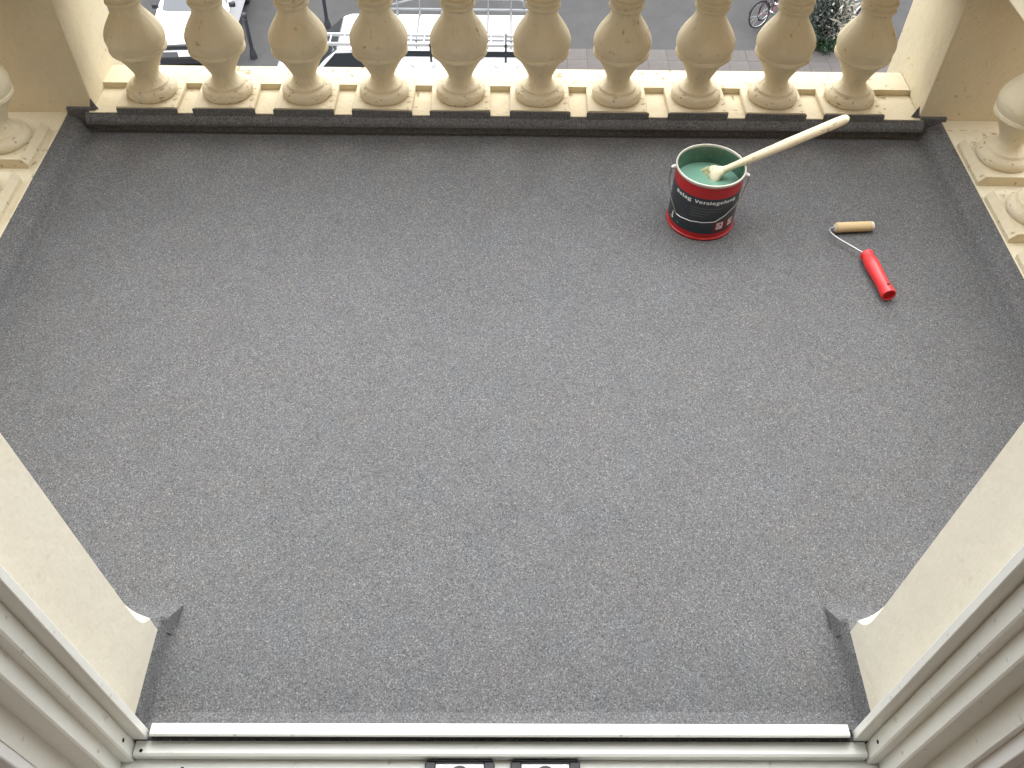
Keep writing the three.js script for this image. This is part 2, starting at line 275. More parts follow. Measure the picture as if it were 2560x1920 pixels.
mesh('added_cornice', [box(-1.62, 1.62, 3.30, 3.58, -1.0, -0.6125, 0.01), box(-1.70, 1.70, 3.582, 3.68, -1.06, -0.6125, 0.01)], M.stone, house);  // unseen slab added above the door to hold back overhead sky light
structure('room_floor', [box(-2.2, 2.2, -0.04, 0.012, -0.36, 3.6, 0)], M.wood);
structure('room_wall', [box(-2.4, -2.2, -0.04, 2.9, -0.436, 3.6, 0), box(2.2, 2.4, -0.04, 2.9, -0.436, 3.6, 0), box(-2.4, 2.4, -0.04, 0.7, 3.602, 3.8, 0), box(-2.4, 2.4, 2.5, 2.9, 3.602, 3.8, 0), box(-2.4, -1.9, 0.7, 2.5, 3.602, 3.8, 0), box(1.9, 2.4, 0.7, 2.5, 3.602, 3.8, 0), box(-1.9, 0.8, 0.7, 2.5, 3.602, 3.8, 0), box(-2.198, -0.70, 0.014, 2.898, -0.437, -0.37, 0), box(0.70, 2.198, 0.014, 2.898, -0.437, -0.37, 0), box(-0.698, 0.698, 2.37, 2.898, -0.437, -0.372, 0)], M.room);  // back wall leaves an added, unseen opening that lights the frame from behind
structure('ceiling', [box(-2.4, 2.4, 2.902, 3.1, -0.437, 3.8, 0)], M.room);

/* ---------- french door: frame, sill, leaves, strike plates ---------- */
const df = thing('door_frame', 'off white painted wooden door frame with stepped jambs and low sill', 'door frame');
const XC = -0.0045;
for (const s of [-1, 1]) {                                     // plan of the jamb: weather strip, two rebates
  const X = (a) => XC + s * a;
  const jamb = [[0.600, -0.4575], [0.5755, -0.4575], [0.5755, -0.435], [0.578, -0.4325], [0.5945, -0.4325], [0.5945, -0.409], [0.597, -0.4065], [0.634, -0.4065], [0.634, -0.372], [0.70, -0.372], [0.70, -0.438], [0.600, -0.438]].map(([x, z]) => [X(x), z]);
  mesh('jamb', prism(s > 0 ? jamb : jamb.reverse(), 0.0402, 2.34, 'y', 0.4), M.frame, df);
  const strip = [[0.597, -0.4745], [0.5565, -0.4745], [0.5535, -0.4715], [0.5535, -0.4605], [0.5545, -0.4595], [0.577, -0.4595], [0.577, -0.4580], [0.597, -0.4580]].map(([x, z]) => [X(x), z]);
  mesh('weather_strip', prism(s > 0 ? strip : strip.reverse(), 0.066, 2.335, 'y', 0.4), M.frame, df);
  for (const [y, z] of [[0.105, -0.4455]]) mesh('screw_hole', rod([X(0.5775), y, z], [X(0.5745), y, z], 0.0032, 10), M.gapBlack, df);
}
mesh('head', box(-0.70, 0.70, 2.30, 2.345, -0.4745, -0.372, 0.004), M.frame, df);
mesh('weather_strip', prism([[-0.481, 0.074], [-0.480, 0.080], [-0.463, 0.0815], [-0.4605, 0.0795], [-0.4605, 0.0765], [-0.470, 0.072]], XC - 0.5475, XC + 0.5445, 'x', 0.3), M.strip, df);
mesh('gap_shade_strip', [box(XC - 0.551, XC + 0.551, 0.040, 0.0755, -0.4735, -0.4645, 0.001)], M.gapBlack, df);  // black strip put in for the shaded gap under the weather strip
mesh('sill', [prism([[-0.476, 0.0], [-0.476, 0.056], [-0.463, 0.0572], [-0.441, 0.0600], [-0.4375, 0.0575], [-0.4370, 0.0]], XC - 0.5735, XC + 0.5735, 'x', 0.4)], M.frame, df);
mesh('sill', [prism([[-0.4367, 0.0], [-0.4367, 0.0392], [-0.366, 0.0395], [-0.362, 0.036], [-0.362, 0.0]], -0.70, 0.70, 'x', 0.4)], M.frame, df);
for (const [x, y, z] of [[-0.503, 0.0392, -0.4235], [-0.56, 0.0392, -0.420], [-0.5665, 0.0592, -0.4445]]) mesh('screw_hole', rod([x, y - 0.002, z], [x, y + 0.001, z], 0.0028, 10), M.gapBlack, df);
for (const s of [-1, 1]) {
  const leaf = thing('door_leaf', s < 0 ? 'left glazed door leaf, white, folded open into the room' : 'right glazed door leaf, grey white with ribbed cream edge, open into the room', 'door');
  const a = 0.6405, b = 0.690, x0 = s > 0 ? a : -b, x1 = s > 0 ? b : -a;
  if (s < 0) mesh('stile', box(x0, x1, 0.06, 2.28, -0.4045, -0.356, 0.003), M.leaf, leaf);
  else {
    mesh('stile', box(x0 + 0.0015, x1, 0.06, 2.28, -0.3835, -0.352, 0.002), M.leaf, leaf);
    for (const [z0, z1, d] of [[-0.4015, -0.3985, 0], [-0.3975, -0.3905, 0.0015], [-0.3895, -0.3845, 0]]) mesh('edge_bead', box(x0 + d, x1, 0.06, 2.28, z0, z1, 0.0012), M.frame, leaf);
  }
  mesh('stile', box(x0, x1, 0.06, 2.28, 0.13, 0.185, 0.003), M.frame, leaf);
  mesh('rail', box(x0 + 0.0006, x1 - 0.0006, 0.06, 0.13, -0.3518, 0.1296, 0.003), M.frame, leaf); mesh('rail', box(x0 + 0.0006, x1 - 0.0006, 2.20, 2.28, -0.3518, 0.1296, 0.003), M.frame, leaf);
  mesh('glass_pane', box(s * 0.664 - 0.003, s * 0.664 + 0.003, 0.131, 2.199, -0.351, 0.129, 0), M.glass, leaf);
}
[[-0.1250, -0.0160, 'left of the two black strike plates on the door sill'], [0.0090, 0.1175, 'right of the two black strike plates on the door sill']].forEach(([x0, x1, label]) => {
  const t = thing('strike_plate', label + ', white faced', 'strike plate', [(x0 + x1) / 2, 0.0395, -0.4365], 'strike plates on the door sill');
  const w = (x1 - x0) / 2, dz = 0.09;
  mesh('housing', [box(-w + 0.003, w - 0.003, 0, 0.0085, 0.0008, 0.0036, 0.0012), box(-w, -w + 0.0165, 0, 0.0075, 0.0037, dz, 0.002), box(w - 0.0165, w, 0, 0.0075, 0.0037, dz, 0.002), box(-w + 0.0167, w - 0.0167, 0, 0.0068, 0.0037, 0.0062, 0.001), box(-w + 0.0167, w - 0.0167, 0, 0.006, 0.078, dz, 0.001)], M.black, t);
  mesh('plate', box(-w + 0.0168, w - 0.0168, 0.0004, 0.0052, 0.0064, 0.0778, 0.001), M.white, t);
  for (const s of [-1, 1]) mesh('screw', rod([s * (w - 0.024), 0.005, 0.0112], [s * (w - 0.024), 0.0062, 0.0112], 0.0032, 14), M.metal, t);
  const bolt = new THREE.CylinderGeometry(0.0165, 0.0165, 0.003, 28); bolt.translate(0, 0.0062, 0.0265); mesh('bolt_socket', bolt, M.black, t);
});

/* ---------- paint tin ---------- */
const tin = thing('paint_tin', 'open red and black paint tin of green coating standing on the grey floor', 'paint tin', [0.499, 0.0005, -1.796]);
const LW = 2048, LH = 512;
function labelTexture() {                                      // the printed sheet wrapped round the tin, its middle facing the door
  const c = document.createElement('canvas'); c.width = LW; c.height = LH; const g = c.getContext('2d');
  g.fillStyle = '#2a2e32'; g.fillRect(0, 0, LW, LH);
  const Y = (h) => LH * (1 - h / 0.163), A = (deg) => LW / 2 + deg / 360 * LW;
  g.fillStyle = '#a80d12'; g.fillRect(0, Y(0.163), LW, Y(0.1285) - Y(0.163)); g.fillRect(0, Y(0.0165), LW, LH);
  g.fillStyle = '#1b2a30'; g.fillRect(0, Y(0.034), LW, Y(0.0165) - Y(0.034));
  g.fillStyle = '#dfe3e4'; g.textBaseline = 'alphabetic';
  const word = (s, a0, a1, y, px, bold) => { g.font = (bold ? 'bold ' : '') + px + 'px sans-serif'; const w = g.measureText(s).width, k = (A(a1) - A(a0)) / w; g.save(); g.translate(A(a0), y); g.scale(k, 1); g.fillText(s, 0, 0); g.restore(); };
  word('Belag', -71, -36, Y(0.1115), 43, true); word('Versiegelung', -30, 46, Y(0.1115), 43, true);
  g.fillStyle = '#4e5457'; for (let k = 0; k < 4; k++) { g.fillRect(A(-34), Y(0.0985 - k * 0.0085), A(18 - k * 9) - A(-34), 8); }
  g.fillStyle = '#5a1117'; g.fillRect(A(10), Y(0.054), A(60) - A(10), Y(0.0235) - Y(0.054));
  for (const a of [16, 40]) {
    g.fillStyle = '#c9b3b1'; g.fillRect(A(a), Y(0.050), A(a + 13) - A(a), Y(0.028) - Y(0.050)); g.fillStyle = '#5a1117'; g.beginPath(); g.arc(A(a + 8), Y(0.0425), 11, 0, 7); g.fill(); g.fillRect(A(a + 1), Y(0.0385), A(a + 5) - A(a), 7);
  }
  g.fillStyle = '#d5d8d8'; g.fillRect(A(-72), Y(0.047), A(-69) - A(-72), Y(0.024) - Y(0.047)); g.fillRect(A(-76), Y(0.030), A(-68) - A(-76), 9);
  g.fillStyle = '#2b6a6f'; g.fillRect(A(-58), Y(0.029), 34, 16);
  const t = new THREE.CanvasTexture(c); t.colorSpace = THREE.SRGBColorSpace; t.wrapS = THREE.RepeatWrapping; t.anisotropy = 8; return t;
}
M.print = new THREE.MeshPhysicalMaterial({ map: labelTexture(), roughness: 0.38, clearcoat: 0.3, clearcoatRoughness: 0.3 });
M.red = new THREE.MeshPhysicalMaterial({ color: new THREE.Color().setRGB(0.37, 0.012, 0.014), roughness: 0.4, clearcoat: 0.3 });
const bodyG = new THREE.CylinderGeometry(0.0835, 0.0835, 0.157, 72, 1, true, Math.PI, Math.PI * 2); bodyG.translate(0, 0.0045 + 0.0785, 0); 
mesh('body', bodyG, M.print, tin);
mesh('base_rim', lathe([[0.0, 0.003], [0.079, 0.003], [0.081, 0.0], [0.0845, 0.0], [0.0862, 0.0022], [0.0860, 0.0045], [0.0840, 0.0065], [0.0834, 0.0068]], 72), M.red, tin);
M.cream = new THREE.MeshStandardMaterial({ color: new THREE.Color().setRGB(0.55, 0.53, 0.46), metalness: 0.35, roughness: 0.35 });
const GREEN = [0.055, 0.135, 0.088];
const greenMap = colourTex(256, (i, j) => { const m = 1 + 0.14 * nA.fbm(i / 16, j / 32, 4, 16), q = Math.max(0, nC.fbm(i / 20, j / 9, 3) - 0.25); return [GREEN[0] * m * (0.85 + q), GREEN[1] * m * (0.85 + 0.7 * q), GREEN[2] * m * (0.85 + 0.7 * q)]; });
M.greenWall = new THREE.MeshPhysicalMaterial({ map: greenMap, roughness: 0.32, clearcoat: 0.4, clearcoatRoughness: 0.25 });
M.paint = new THREE.MeshPhysicalMaterial({ color: new THREE.Color().setRGB(0.150, 0.300, 0.222), roughness: 0.22, clearcoat: 0.6, clearcoatRoughness: 0.12 });
mesh('rim', lathe([[0.0830, 0.1600], [0.0842, 0.1612], [0.0856, 0.1636], [0.0860, 0.1662], [0.0854, 0.1688], [0.0838, 0.1700], [0.0822, 0.1692], [0.0812, 0.1670], [0.0814, 0.1645], [0.0819, 0.1622]], 72), M.cream, tin);
mesh('lining', lathe([[0.0, 0.004], [0.0818, 0.004], [0.0818, 0.1630]], 72, 2, 6), M.greenWall, tin);
const pg = new THREE.CircleGeometry(0.0817, 64); pg.rotateX(-Math.PI / 2); pg.translate(0, 0.116, 0); 
mesh('paint', pg, M.paint, tin);
const onTin = (deg, h, R) => [Math.sin(deg * Math.PI / 180) * R, h, Math.cos(deg * Math.PI / 180) * R];
for (const a of [-96, 76]) {
  const e = mesh('ear', rod(onTin(a, 0.1555, 0.083), onTin(a, 0.1555, 0.0905), 0.0068, 20, 0.0058), M.cream, tin);
  const knob = new THREE.SphereGeometry(0.0042, 16, 10); knob.translate(...onTin(a, 0.1555, 0.0915)); mesh('rivet', knob, M.white, e);
}
const bail = [onTin(-96, 0.1555, 0.093), onTin(-97, 0.128, 0.0955), onTin(-92, 0.104, 0.0945), onTin(-74, 0.080, 0.0905), onTin(-57, 0.0555, 0.0885), onTin(-48, 0.0545, 0.0880), onTin(-30, 0.0565, 0.0880), onTin(-10, 0.0595, 0.0880), onTin(6, 0.0620, 0.0885), onTin(11, 0.0640, 0.0888), onTin(26, 0.0770, 0.0885), onTin(44, 0.0945, 0.0890), onTin(62, 0.118, 0.0920), onTin(73, 0.137, 0.0945), onTin(76, 0.1555, 0.093)];
mesh('bail_handle', tube(bail, 0.00165, 220, 8, 0.02), M.metal, tin);

/* ---------- long brush standing in the tin ---------- */
const brush = thing('paint_brush', 'long pale wooden paint brush leaning in the tin of green coating', 'brush');
{
  const A = new THREE.Vector3(0.511, 0.118, -1.822), B = new THREE.Vector3(0.774, 0.336, -1.750), ax = B.clone().sub(A), L = ax.length(); ax.normalize();
  const side = new THREE.Vector3(0.30, -0.30, 0.9); side.addScaledVector(ax, -side.dot(ax)).normalize(); const up = new THREE.Vector3().crossVectors(side, ax).normalize();
  const mtx = new THREE.Matrix4().makeBasis(side, ax, up).setPosition(A);
  const ring = (list, seg = 24) => {                            // list of [along, half width, half thickness]
    const v = [], idx = [], uv = [];
    list.forEach(([t, a, b], k) => { for (let i = 0; i <= seg; i++) { const q = i / seg * Math.PI * 2; v.push(Math.cos(q) * a, t, Math.sin(q) * b); uv.push(i / seg * 0.1, t); } });
    for (let k = 0; k < list.length - 1; k++) for (let i = 0; i < seg; i++) { const p = k * (seg + 1) + i, n = p + seg + 1; idx.push(p, n, p + 1, p + 1, n, n + 1); }
    const g = new THREE.BufferGeometry(); g.setAttribute('position', new THREE.Float32BufferAttribute(v, 3)); g.setAttribute('uv', new THREE.Float32BufferAttribute(uv, 2)); g.setIndex(idx); g.computeVertexNormals(); g.applyMatrix4(mtx); return g;
  };
  const woodMap = colourTex(256, (i, j) => { const m = 1 + 0.09 * nA.fbm(i / 5, j / 60, 4) + 0.05 * nB.fbm(i / 1.5, j / 40, 2), k = Math.max(0, nC.fbm(i / 9 + 3, j / 14, 3) - 0.42) * 1.6; return [0.80 * m * (1 - k), 0.71 * m * (1 - k * 1.2), 0.50 * m * (1 - k * 1.4)]; }, 0.2);
  M.paleWood = new THREE.MeshStandardMaterial({ map: woodMap, roughness: 0.55 });
  mesh('handle', ring([[0.030, 0.010, 0.0075], [0.045, 0.0085, 0.0075], [0.07, 0.0085, 0.008], [0.12, 0.0105, 0.0095], [0.20, 0.0118, 0.0105], [L - 0.03, 0.0118, 0.0105], [L - 0.010, 0.0108, 0.0098], [L - 0.003, 0.0082, 0.0075], [L, 0.003, 0.003], [L, 0.0001, 0.0001]]), M.paleWood, brush);
  mesh('head', ring([[-0.002, 0.0001, 0.0001], [-0.002, 0.0235, 0.0085], [0.006, 0.0240, 0.0095], [0.016, 0.0210, 0.0098], [0.026, 0.0140, 0.0090], [0.036, 0.0098, 0.0078], [0.040, 0.0001, 0.0001]]), M.paleWood, brush);
  const r = rng(9), bl = []; M.bristle = new THREE.MeshStandardMaterial({ color: new THREE.Color().setRGB(0.80, 0.78, 0.50), roughness: 0.8 });
  for (let i = 0; i < 420; i++) { const a = (r() * 2 - 1) * 0.0215, b = (r() * 2 - 1) * 0.0058, c = new THREE.CylinderGeometry(0.00055, 0.0003, 0.036, 4, 1, true); c.rotateZ((r() - 0.5) * 0.12 - a * 1.5); c.rotateX((r() - 0.5) * 0.12); c.translate(a * 1.06, -0.018, b); c.applyMatrix4(mtx); bl.push(c); }
  mesh('bristles', bl, M.bristle, brush);
}

/* ---------- small roller ---------- */
const roller = thing('paint_roller', 'small paint roller with buff sleeve and red plastic grip lying right of the tin', 'paint roller');
{
  const r0 = 0.0128, S0 = [0.834, r0, -1.7505], S1 = [0.937, r0, -1.7585];
  const fuzz = greyTex(256, (i, j) => 0.5 + 0.5 * nB.v(i / 1.3, j / 1.3), 0.05);
  M.fleece = new THREE.MeshStandardMaterial({ color: new THREE.Color().setRGB(0.66, 0.49, 0.27), bumpMap: fuzz, bumpScale: 0.0009, roughness: 1});
  M.capPlastic = new THREE.MeshStandardMaterial({ color: new THREE.Color().setRGB(0.74, 0.70, 0.62), roughness: 0.5 });
  const d = new THREE.Vector3(S1[0] - S0[0], 0, S1[2] - S0[2]), L = d.length(); d.normalize();
  const q = new THREE.Quaternion().setFromUnitVectors(new THREE.Vector3(0, 1, 0), d);
  const put = (g) => { g.applyQuaternion(q); g.translate(...S0); return g; };
  mesh('sleeve', put(lathe([[0.006, 0.003], [0.0105, 0.0025], [0.0125, 0.005], [r0, 0.008], [r0, L - 0.011], [0.0125, L - 0.008], [0.0108, L - 0.0065], [0.006, L - 0.0065]], 36, 0.08)), M.fleece, roller);
  mesh('end_cap', put(lathe([[0.0001, 0.0012], [0.0085, 0.0012], [0.0092, 0.0028], [0.0088, 0.0052]], 28)), M.capPlastic, roller);
  mesh('end_cap', put(lathe([[0.0118, L - 0.0085], [0.0118, L - 0.003], [0.0095, L - 0.0005], [0.0045, L], [0.0001, L]], 28)), M.capPlastic, roller);
  const wire = [[0.845, r0, -1.7515], [0.8275, r0, -1.7495], [0.8225, 0.0128, -1.7455], [0.8205, 0.0128, -1.738], [0.8215, 0.013, -1.7305], [0.8275, 0.0135, -1.719], [0.8365, 0.014, -1.7055], [0.860, 0.0155, -1.678], [0.884, 0.017, -1.6495], [0.893, 0.0172, -1.636]];
  mesh('wire_frame', tube(wire, 0.0024, 120, 10, 0.35), M.metal, roller);
  const G0 = new THREE.Vector3(0.8885, 0.0178, -1.648), G1 = new THREE.Vector3(0.9055, 0.0180, -1.502), gd = G1.clone().sub(G0), GL = gd.length(); gd.normalize();
  const gq = new THREE.Quaternion().setFromUnitVectors(new THREE.Vector3(0, 1, 0), gd);
  M.redPlastic = new THREE.MeshPhysicalMaterial({ color: new THREE.Color().setRGB(0.66, 0.028, 0.032), roughness: 0.42, clearcoat: 0.15 });
  const gp = [[0.0001, 0.0], [0.0125, 0.0], [0.0150, 0.002], [0.0155, 0.006], [0.0135, 0.0095], [0.0128, 0.013], [0.0145, 0.022], [0.0160, 0.034], [0.0160, 0.05], [0.0150, 0.07], [0.0142, 0.09], [0.0142, 0.11], [0.0152, 0.128], [0.0158, 0.140], [0.0156, GL - 0.001], [0.0148, GL], [0.0125, GL], [0.0118, GL - 0.004], [0.0112, GL - 0.016], [0.0001, GL - 0.017]];
  const g = lathe(gp.map(([r, y]) => [r * 1.1, y]), 40, 0.1); { const p = g.attributes.position; for (let i = 0; i < p.count; i++) { const x = p.getX(i), y = p.getY(i), z = p.getZ(i), a = Math.atan2(z, x), k = y > 0.02 && y < 0.12 ? 1 - 0.03 * Math.max(0, Math.cos(3 * a)) : 1; p.setXYZ(i, x * k, y, z * k); } g.computeVertexNormals(); }
  g.applyQuaternion(gq); g.translate(G0.x, G0.y, G0.z); const grip = mesh('grip', g, M.redPlastic, roller);
  const hp = G0.clone().addScaledVector(gd, GL - 0.022), hole = new THREE.CylinderGeometry(0.0036, 0.0036, 0.0350, 18); hole.translate(hp.x + 0.0012, hp.y + 0.0002, hp.z);
  M.dark = new THREE.MeshStandardMaterial({ color: new THREE.Color().setRGB(0.05, 0.004, 0.005), roughness: 0.7 });
  mesh('hanging_hole', hole, M.dark, grip);
}

/* ---------- the street below ---------- */
const SY = -10.5;
const asphaltMap = colourTex(1024, (i, j) => { const x = i / 1024, y = j / 1024, m = 1 + 0.16 * nA.fbm(x * 16, y * 16, 5, 16) + 0.10 * nB.fbm(x * 128, y * 128, 2, 128), L = 0.047 * m; return [L * 1.03, L, L * 0.985]; }, 6);
M.asphalt = new THREE.MeshStandardMaterial({ map: asphaltMap, roughness: 0.9 });
const gp0 = new THREE.PlaneGeometry(400, 400); gp0.rotateX(-Math.PI / 2); gp0.translate(0, SY, -100); structure('street', boxUV(gp0), M.asphalt);
M.paver = [0.098, 0.104, 0.110, 0.101].map((L) => new THREE.MeshStandardMaterial({ map: asphaltMap, color: new THREE.Color().setRGB(L / 0.066 * 1.12, L / 0.066 * 1.02, L / 0.066 * 0.95), roughness: 0.85 }));
const walk = structure('pavement', [box(0.9, 14, SY - 0.1, SY + 0.07, -20.95, -17.6, 0.01)], M.asphalt);
{ const r = rng(61), pvg = [box(-0.2475, 0.2475, 0.05, 0.083, -0.2475, 0.2475, 0.003)];
  for (let i = 0; i < 18; i++) for (let j = 0; j < 6; j++) { const m = mesh('paving_slab', pvg[0], M.paver[Math.floor(r() * 4)], walk); m.position.set(1.3 + i * 0.5, SY + (r() - 0.5) * 0.006, -20.55 + j * 0.5); } }
M.carWhite = new THREE.MeshPhysicalMaterial({ color: new THREE.Color().setRGB(0.80, 0.81, 0.82), roughness: 0.3, clearcoat: 1, clearcoatRoughness: 0.08 });
M.carDark = new THREE.MeshPhysicalMaterial({ color: new THREE.Color().setRGB(0.03, 0.034, 0.04), roughness: 0.3, clearcoat: 1, clearcoatRoughness: 0.08 });
M.carGlass = new THREE.MeshPhysicalMaterial({ color: new THREE.Color().setRGB(0.02, 0.026, 0.03), roughness: 0.06, clearcoat: 1 });
M.chrome = new THREE.MeshStandardMaterial({ color: new THREE.Color().setRGB(0.6, 0.61, 0.63), metalness: 1, roughness: 0.22 });
M.tyre = new THREE.MeshStandardMaterial({ color: new THREE.Color().setRGB(0.02, 0.02, 0.02), roughness: 0.85 });
function wheel(parent, x, z, axis, r = 0.32, w = 0.2) {
  const t = new THREE.TorusGeometry(r - 0.075, 0.075, 12, 28); t.scale(1, 1, w / 0.15); if (axis === 'x') t.rotateY(Math.PI / 2); t.translate(x, r, z); const m = mesh('wheel', t, M.tyre, parent);
  const rim = new THREE.CylinderGeometry(r - 0.1, r - 0.1, w * 0.9, 20); if (axis === 'x') rim.rotateZ(Math.PI / 2); else rim.rotateX(Math.PI / 2); rim.translate(x, r, z); mesh('rim', rim, M.chrome, m);
}
function carFacingUs(name, label, pos, paint, turn) {          // nose towards +z, hood at z 0
  const t = thing(name, label, 'car', pos); t.rotation.y = turn; const hw = 0.90;
  const prof = [[-0.02, 0.30], [0.0, 0.42], [-0.02, 0.66], [-0.06, 0.76], [-0.35, 0.86], [-1.18, 0.99], [-1.22, 1.0], [-4.25, 0.98], [-4.35, 0.7], [-4.3, 0.3]];
  const lo = prism(prof, -hw, hw, 'x', 0.5); { const p = lo.attributes.position; for (let i = 0; i < p.count; i++) { const z = p.getZ(i), y = p.getY(i), k = 1 - Math.max(0, (z + 0.7) / 0.7) * 0.10 - Math.max(0, y - 0.7) * 0.12; p.setX(i, p.getX(i) * k); } lo.computeVertexNormals(); }
  mesh('body', boxUV(toCreasedNormals(lo, 0.6)), paint, t);
  const hood = []; { const nx = 20, nz = 10, g = new THREE.PlaneGeometry(1, 1, nx, nz); const p = g.attributes.position; for (let i = 0; i < p.count; i++) { const u = p.getX(i) * 2, v = p.getY(i) + 0.5, z = -0.05 - v * (1.17 - 0.15 * u * u), y = 0.775 + 0.235 * Math.sin(v * 1.45) - 0.05 * u * u * (1 - 0.4 * v); p.setXYZ(i, u * 0.80, y, z); } g.computeVertexNormals(); hood.push(g); }
  mesh('hood', hood, paint, t);
  const cab = prism([[-1.18, 0.97], [-1.95, 1.43], [-2.3, 1.47], [-3.5, 1.45], [-4.2, 1.0]], -0.78, 0.78, 'x', 0.5); { const p = cab.attributes.position; for (let i = 0; i < p.count; i++) p.setX(i, p.getX(i) * (1 - (p.getY(i) - 0.97) * 0.34)); cab.computeVertexNormals(); }
  mesh('cabin', boxUV(toCreasedNormals(cab, 0.6)), paint, t);
  const wg = new THREE.PlaneGeometry(1, 1, 14, 1), wp = wg.attributes.position; for (let i = 0; i < wp.count; i++) { const u = wp.getX(i) * 2, v = wp.getY(i) + 0.5, b = 0.10 * u * u; wp.setXYZ(i, u * (0.74 - 0.12 * v), 1.0 + 0.43 * v, -1.13 - b - 0.77 * v + 0.02); } wg.computeVertexNormals(); mesh('windscreen', wg, M.carGlass, t);
  for (const s of [-1, 1]) mesh('screen_pillar', rod([s * 0.76, 0.985, -1.20], [s * 0.63, 1.44, -1.95], 0.035, 10), M.chrome, t);
  for (const s of [-1, 1]) mesh('side_window', prism([[-1.45, 1.03], [-2.0, 1.38], [-3.4, 1.38], [-3.9, 1.05]], s * 0.77 - 0.02, s * 0.77 + 0.02, 'x'), M.carGlass, t);
  mesh('grille', box(-0.70, 0.70, 0.660, 0.760, -0.07, 0.012, 0.01), M.black, t);
  mesh('bumper', box(-0.80, 0.80, 0.46, 0.645, -0.06, 0.035, 0.03), paint === M.carWhite ? M.chrome : paint, t);
  const pl = mesh('number_plate', box(-0.26, 0.26, 0.50, 0.61, 0.03, 0.045, 0.003), M.white, t);
  mesh('air_intake', box(-0.74, 0.74, 0.30, 0.452, -0.06, 0.030, 0.01), M.black, t);
  for (const s of [-1, 1]) { const h = new THREE.SphereGeometry(0.12, 16, 10); h.scale(1.3, 0.6, 0.7); h.translate(s * 0.70, 0.68, -0.09); mesh('headlight', h, M.chrome, t); mesh('door_mirror', box(s * 0.92 - 0.08, s * 0.92 + 0.08, 0.98, 1.10, -1.42, -1.32, 0.03), M.black, t); for (const z of [-0.85, -3.5]) wheel(t, s * 0.80, z, 'x'); }
  return t;
}
carFacingUs('parked_car', 'white car with its bonnet towards the balcony, behind the leftmost balusters', [-7.50, SY, -19.58], M.carWhite, 0.06);

{ // van with roof rack, side-on, driving left
  const van = thing('delivery_van', 'white van with a roof rack seen between the middle balusters', 'van', [0, SY, -18.17]);
  const hw = 0.72, H = 1.95;
  const side = [[0.82, 0.35], [0.85, 1.2], [0.78, H - 0.06], [0.70, H], [-3.38, H], [-3.54, H - 0.05], [-4.42, 1.20], [-5.05, 1.02], [-5.22, 0.8], [-5.22, 0.35]];
  mesh('body', prism(side, -hw, hw, 'z', 0.5), M.carWhite, van);
  mesh('roof_gutter', box(-3.3, 0.7, H - 0.03, H - 0.004, hw - 0.004, hw + 0.02, 0.008), M.carWhite, van); mesh('roof_gutter', box(-3.3, 0.7, H - 0.03, H - 0.004, -hw - 0.02, -hw + 0.004, 0.008), M.carWhite, van);
  mesh('side_window', [box(-2.55, 0.55, H - 0.165, H - 0.035, hw - 0.006, hw + 0.004, 0.003)], M.carGlass, van);
  mesh('cab_window', prism([[-4.05, 1.36], [-3.60, 1.84], [-2.75, 1.88], [-2.75, 1.36]].reverse(), hw - 0.006, hw + 0.006, 'z'), M.carGlass, van);
  mesh('quarter_window', prism([[-4.28, 1.36], [-4.16, 1.36], [-3.82, 1.72], [-3.90, 1.69]].reverse(), hw - 0.006, hw + 0.0065, 'z'), M.carGlass, van);
  mesh('windscreen', prism([[-4.425, 1.225], [-3.575, 1.915], [-3.56, 1.885], [-4.40, 1.205]].reverse(), -hw + 0.07, hw - 0.07, 'z'), M.carGlass, van);
  mesh('side_panel', [box(-2.7, 0.5, 1.30, 1.72, hw - 0.006, hw + 0.01, 0.006)], M.carWhite, van);
  for (const x of [-1.75, 0.05]) mesh('door_handle', [box(x - 0.16, x + 0.16, 1.50, 1.53, hw + 0.004, hw + 0.022, 0.006), rod([x - 0.16, 1.515, hw + 0.012], [x - 0.26, 1.6, hw + 0.012], 0.01), rod([x + 0.16, 1.515, hw + 0.012], [x + 0.26, 1.6, hw + 0.012], 0.01)], M.chrome, van);
  mesh('headlight', box(-5.2, -5.0, 0.78, 0.98, hw - 0.3, hw + 0.01, 0.03), M.chrome, van);
  for (const x of [-4.35, -0.4]) wheel(van, x, hw - 0.08, 'z'), wheel(van, x, -hw + 0.08, 'z');
  M.alu = new THREE.MeshStandardMaterial({ color: new THREE.Color().setRGB(0.20, 0.205, 0.21), metalness: 0.5, roughness: 0.45 });
  const rack = mesh('roof_rack', [rod([-2.75, H + 0.16, -0.66], [0.55, H + 0.16, -0.66], 0.026), rod([-2.75, H + 0.16, 0.62], [0.55, H + 0.16, 0.62], 0.026), tube([[-2.7, H + 0.18, -0.70], [-1.95, H + 0.42, -0.62], [0.32, H + 0.42, -0.62], [0.40, H + 0.38, -0.62], [0.42, H + 0.18, -0.70]], 0.022, 60)], M.alu, van);
  for (const x of [-2.36, -1.87, -1.39, -0.88, -0.37, 0.13]) { mesh('cross_bar', [rod([x, H + 0.14, -0.68], [x, H + 0.14, 0.66], 0.02)], M.alu, rack); mesh('rack_foot', rod([x, H - 0.03, -0.70], [x, H + 0.15, -0.66], 0.018), M.alu, rack); mesh('rack_foot', rod([x, H - 0.03, 0.70], [x, H + 0.15, 0.62], 0.018), M.alu, rack); mesh('rail_post', rod([x, H + 0.16, -0.66], [x, H + 0.42, -0.62], 0.014), M.alu, rack); }
}
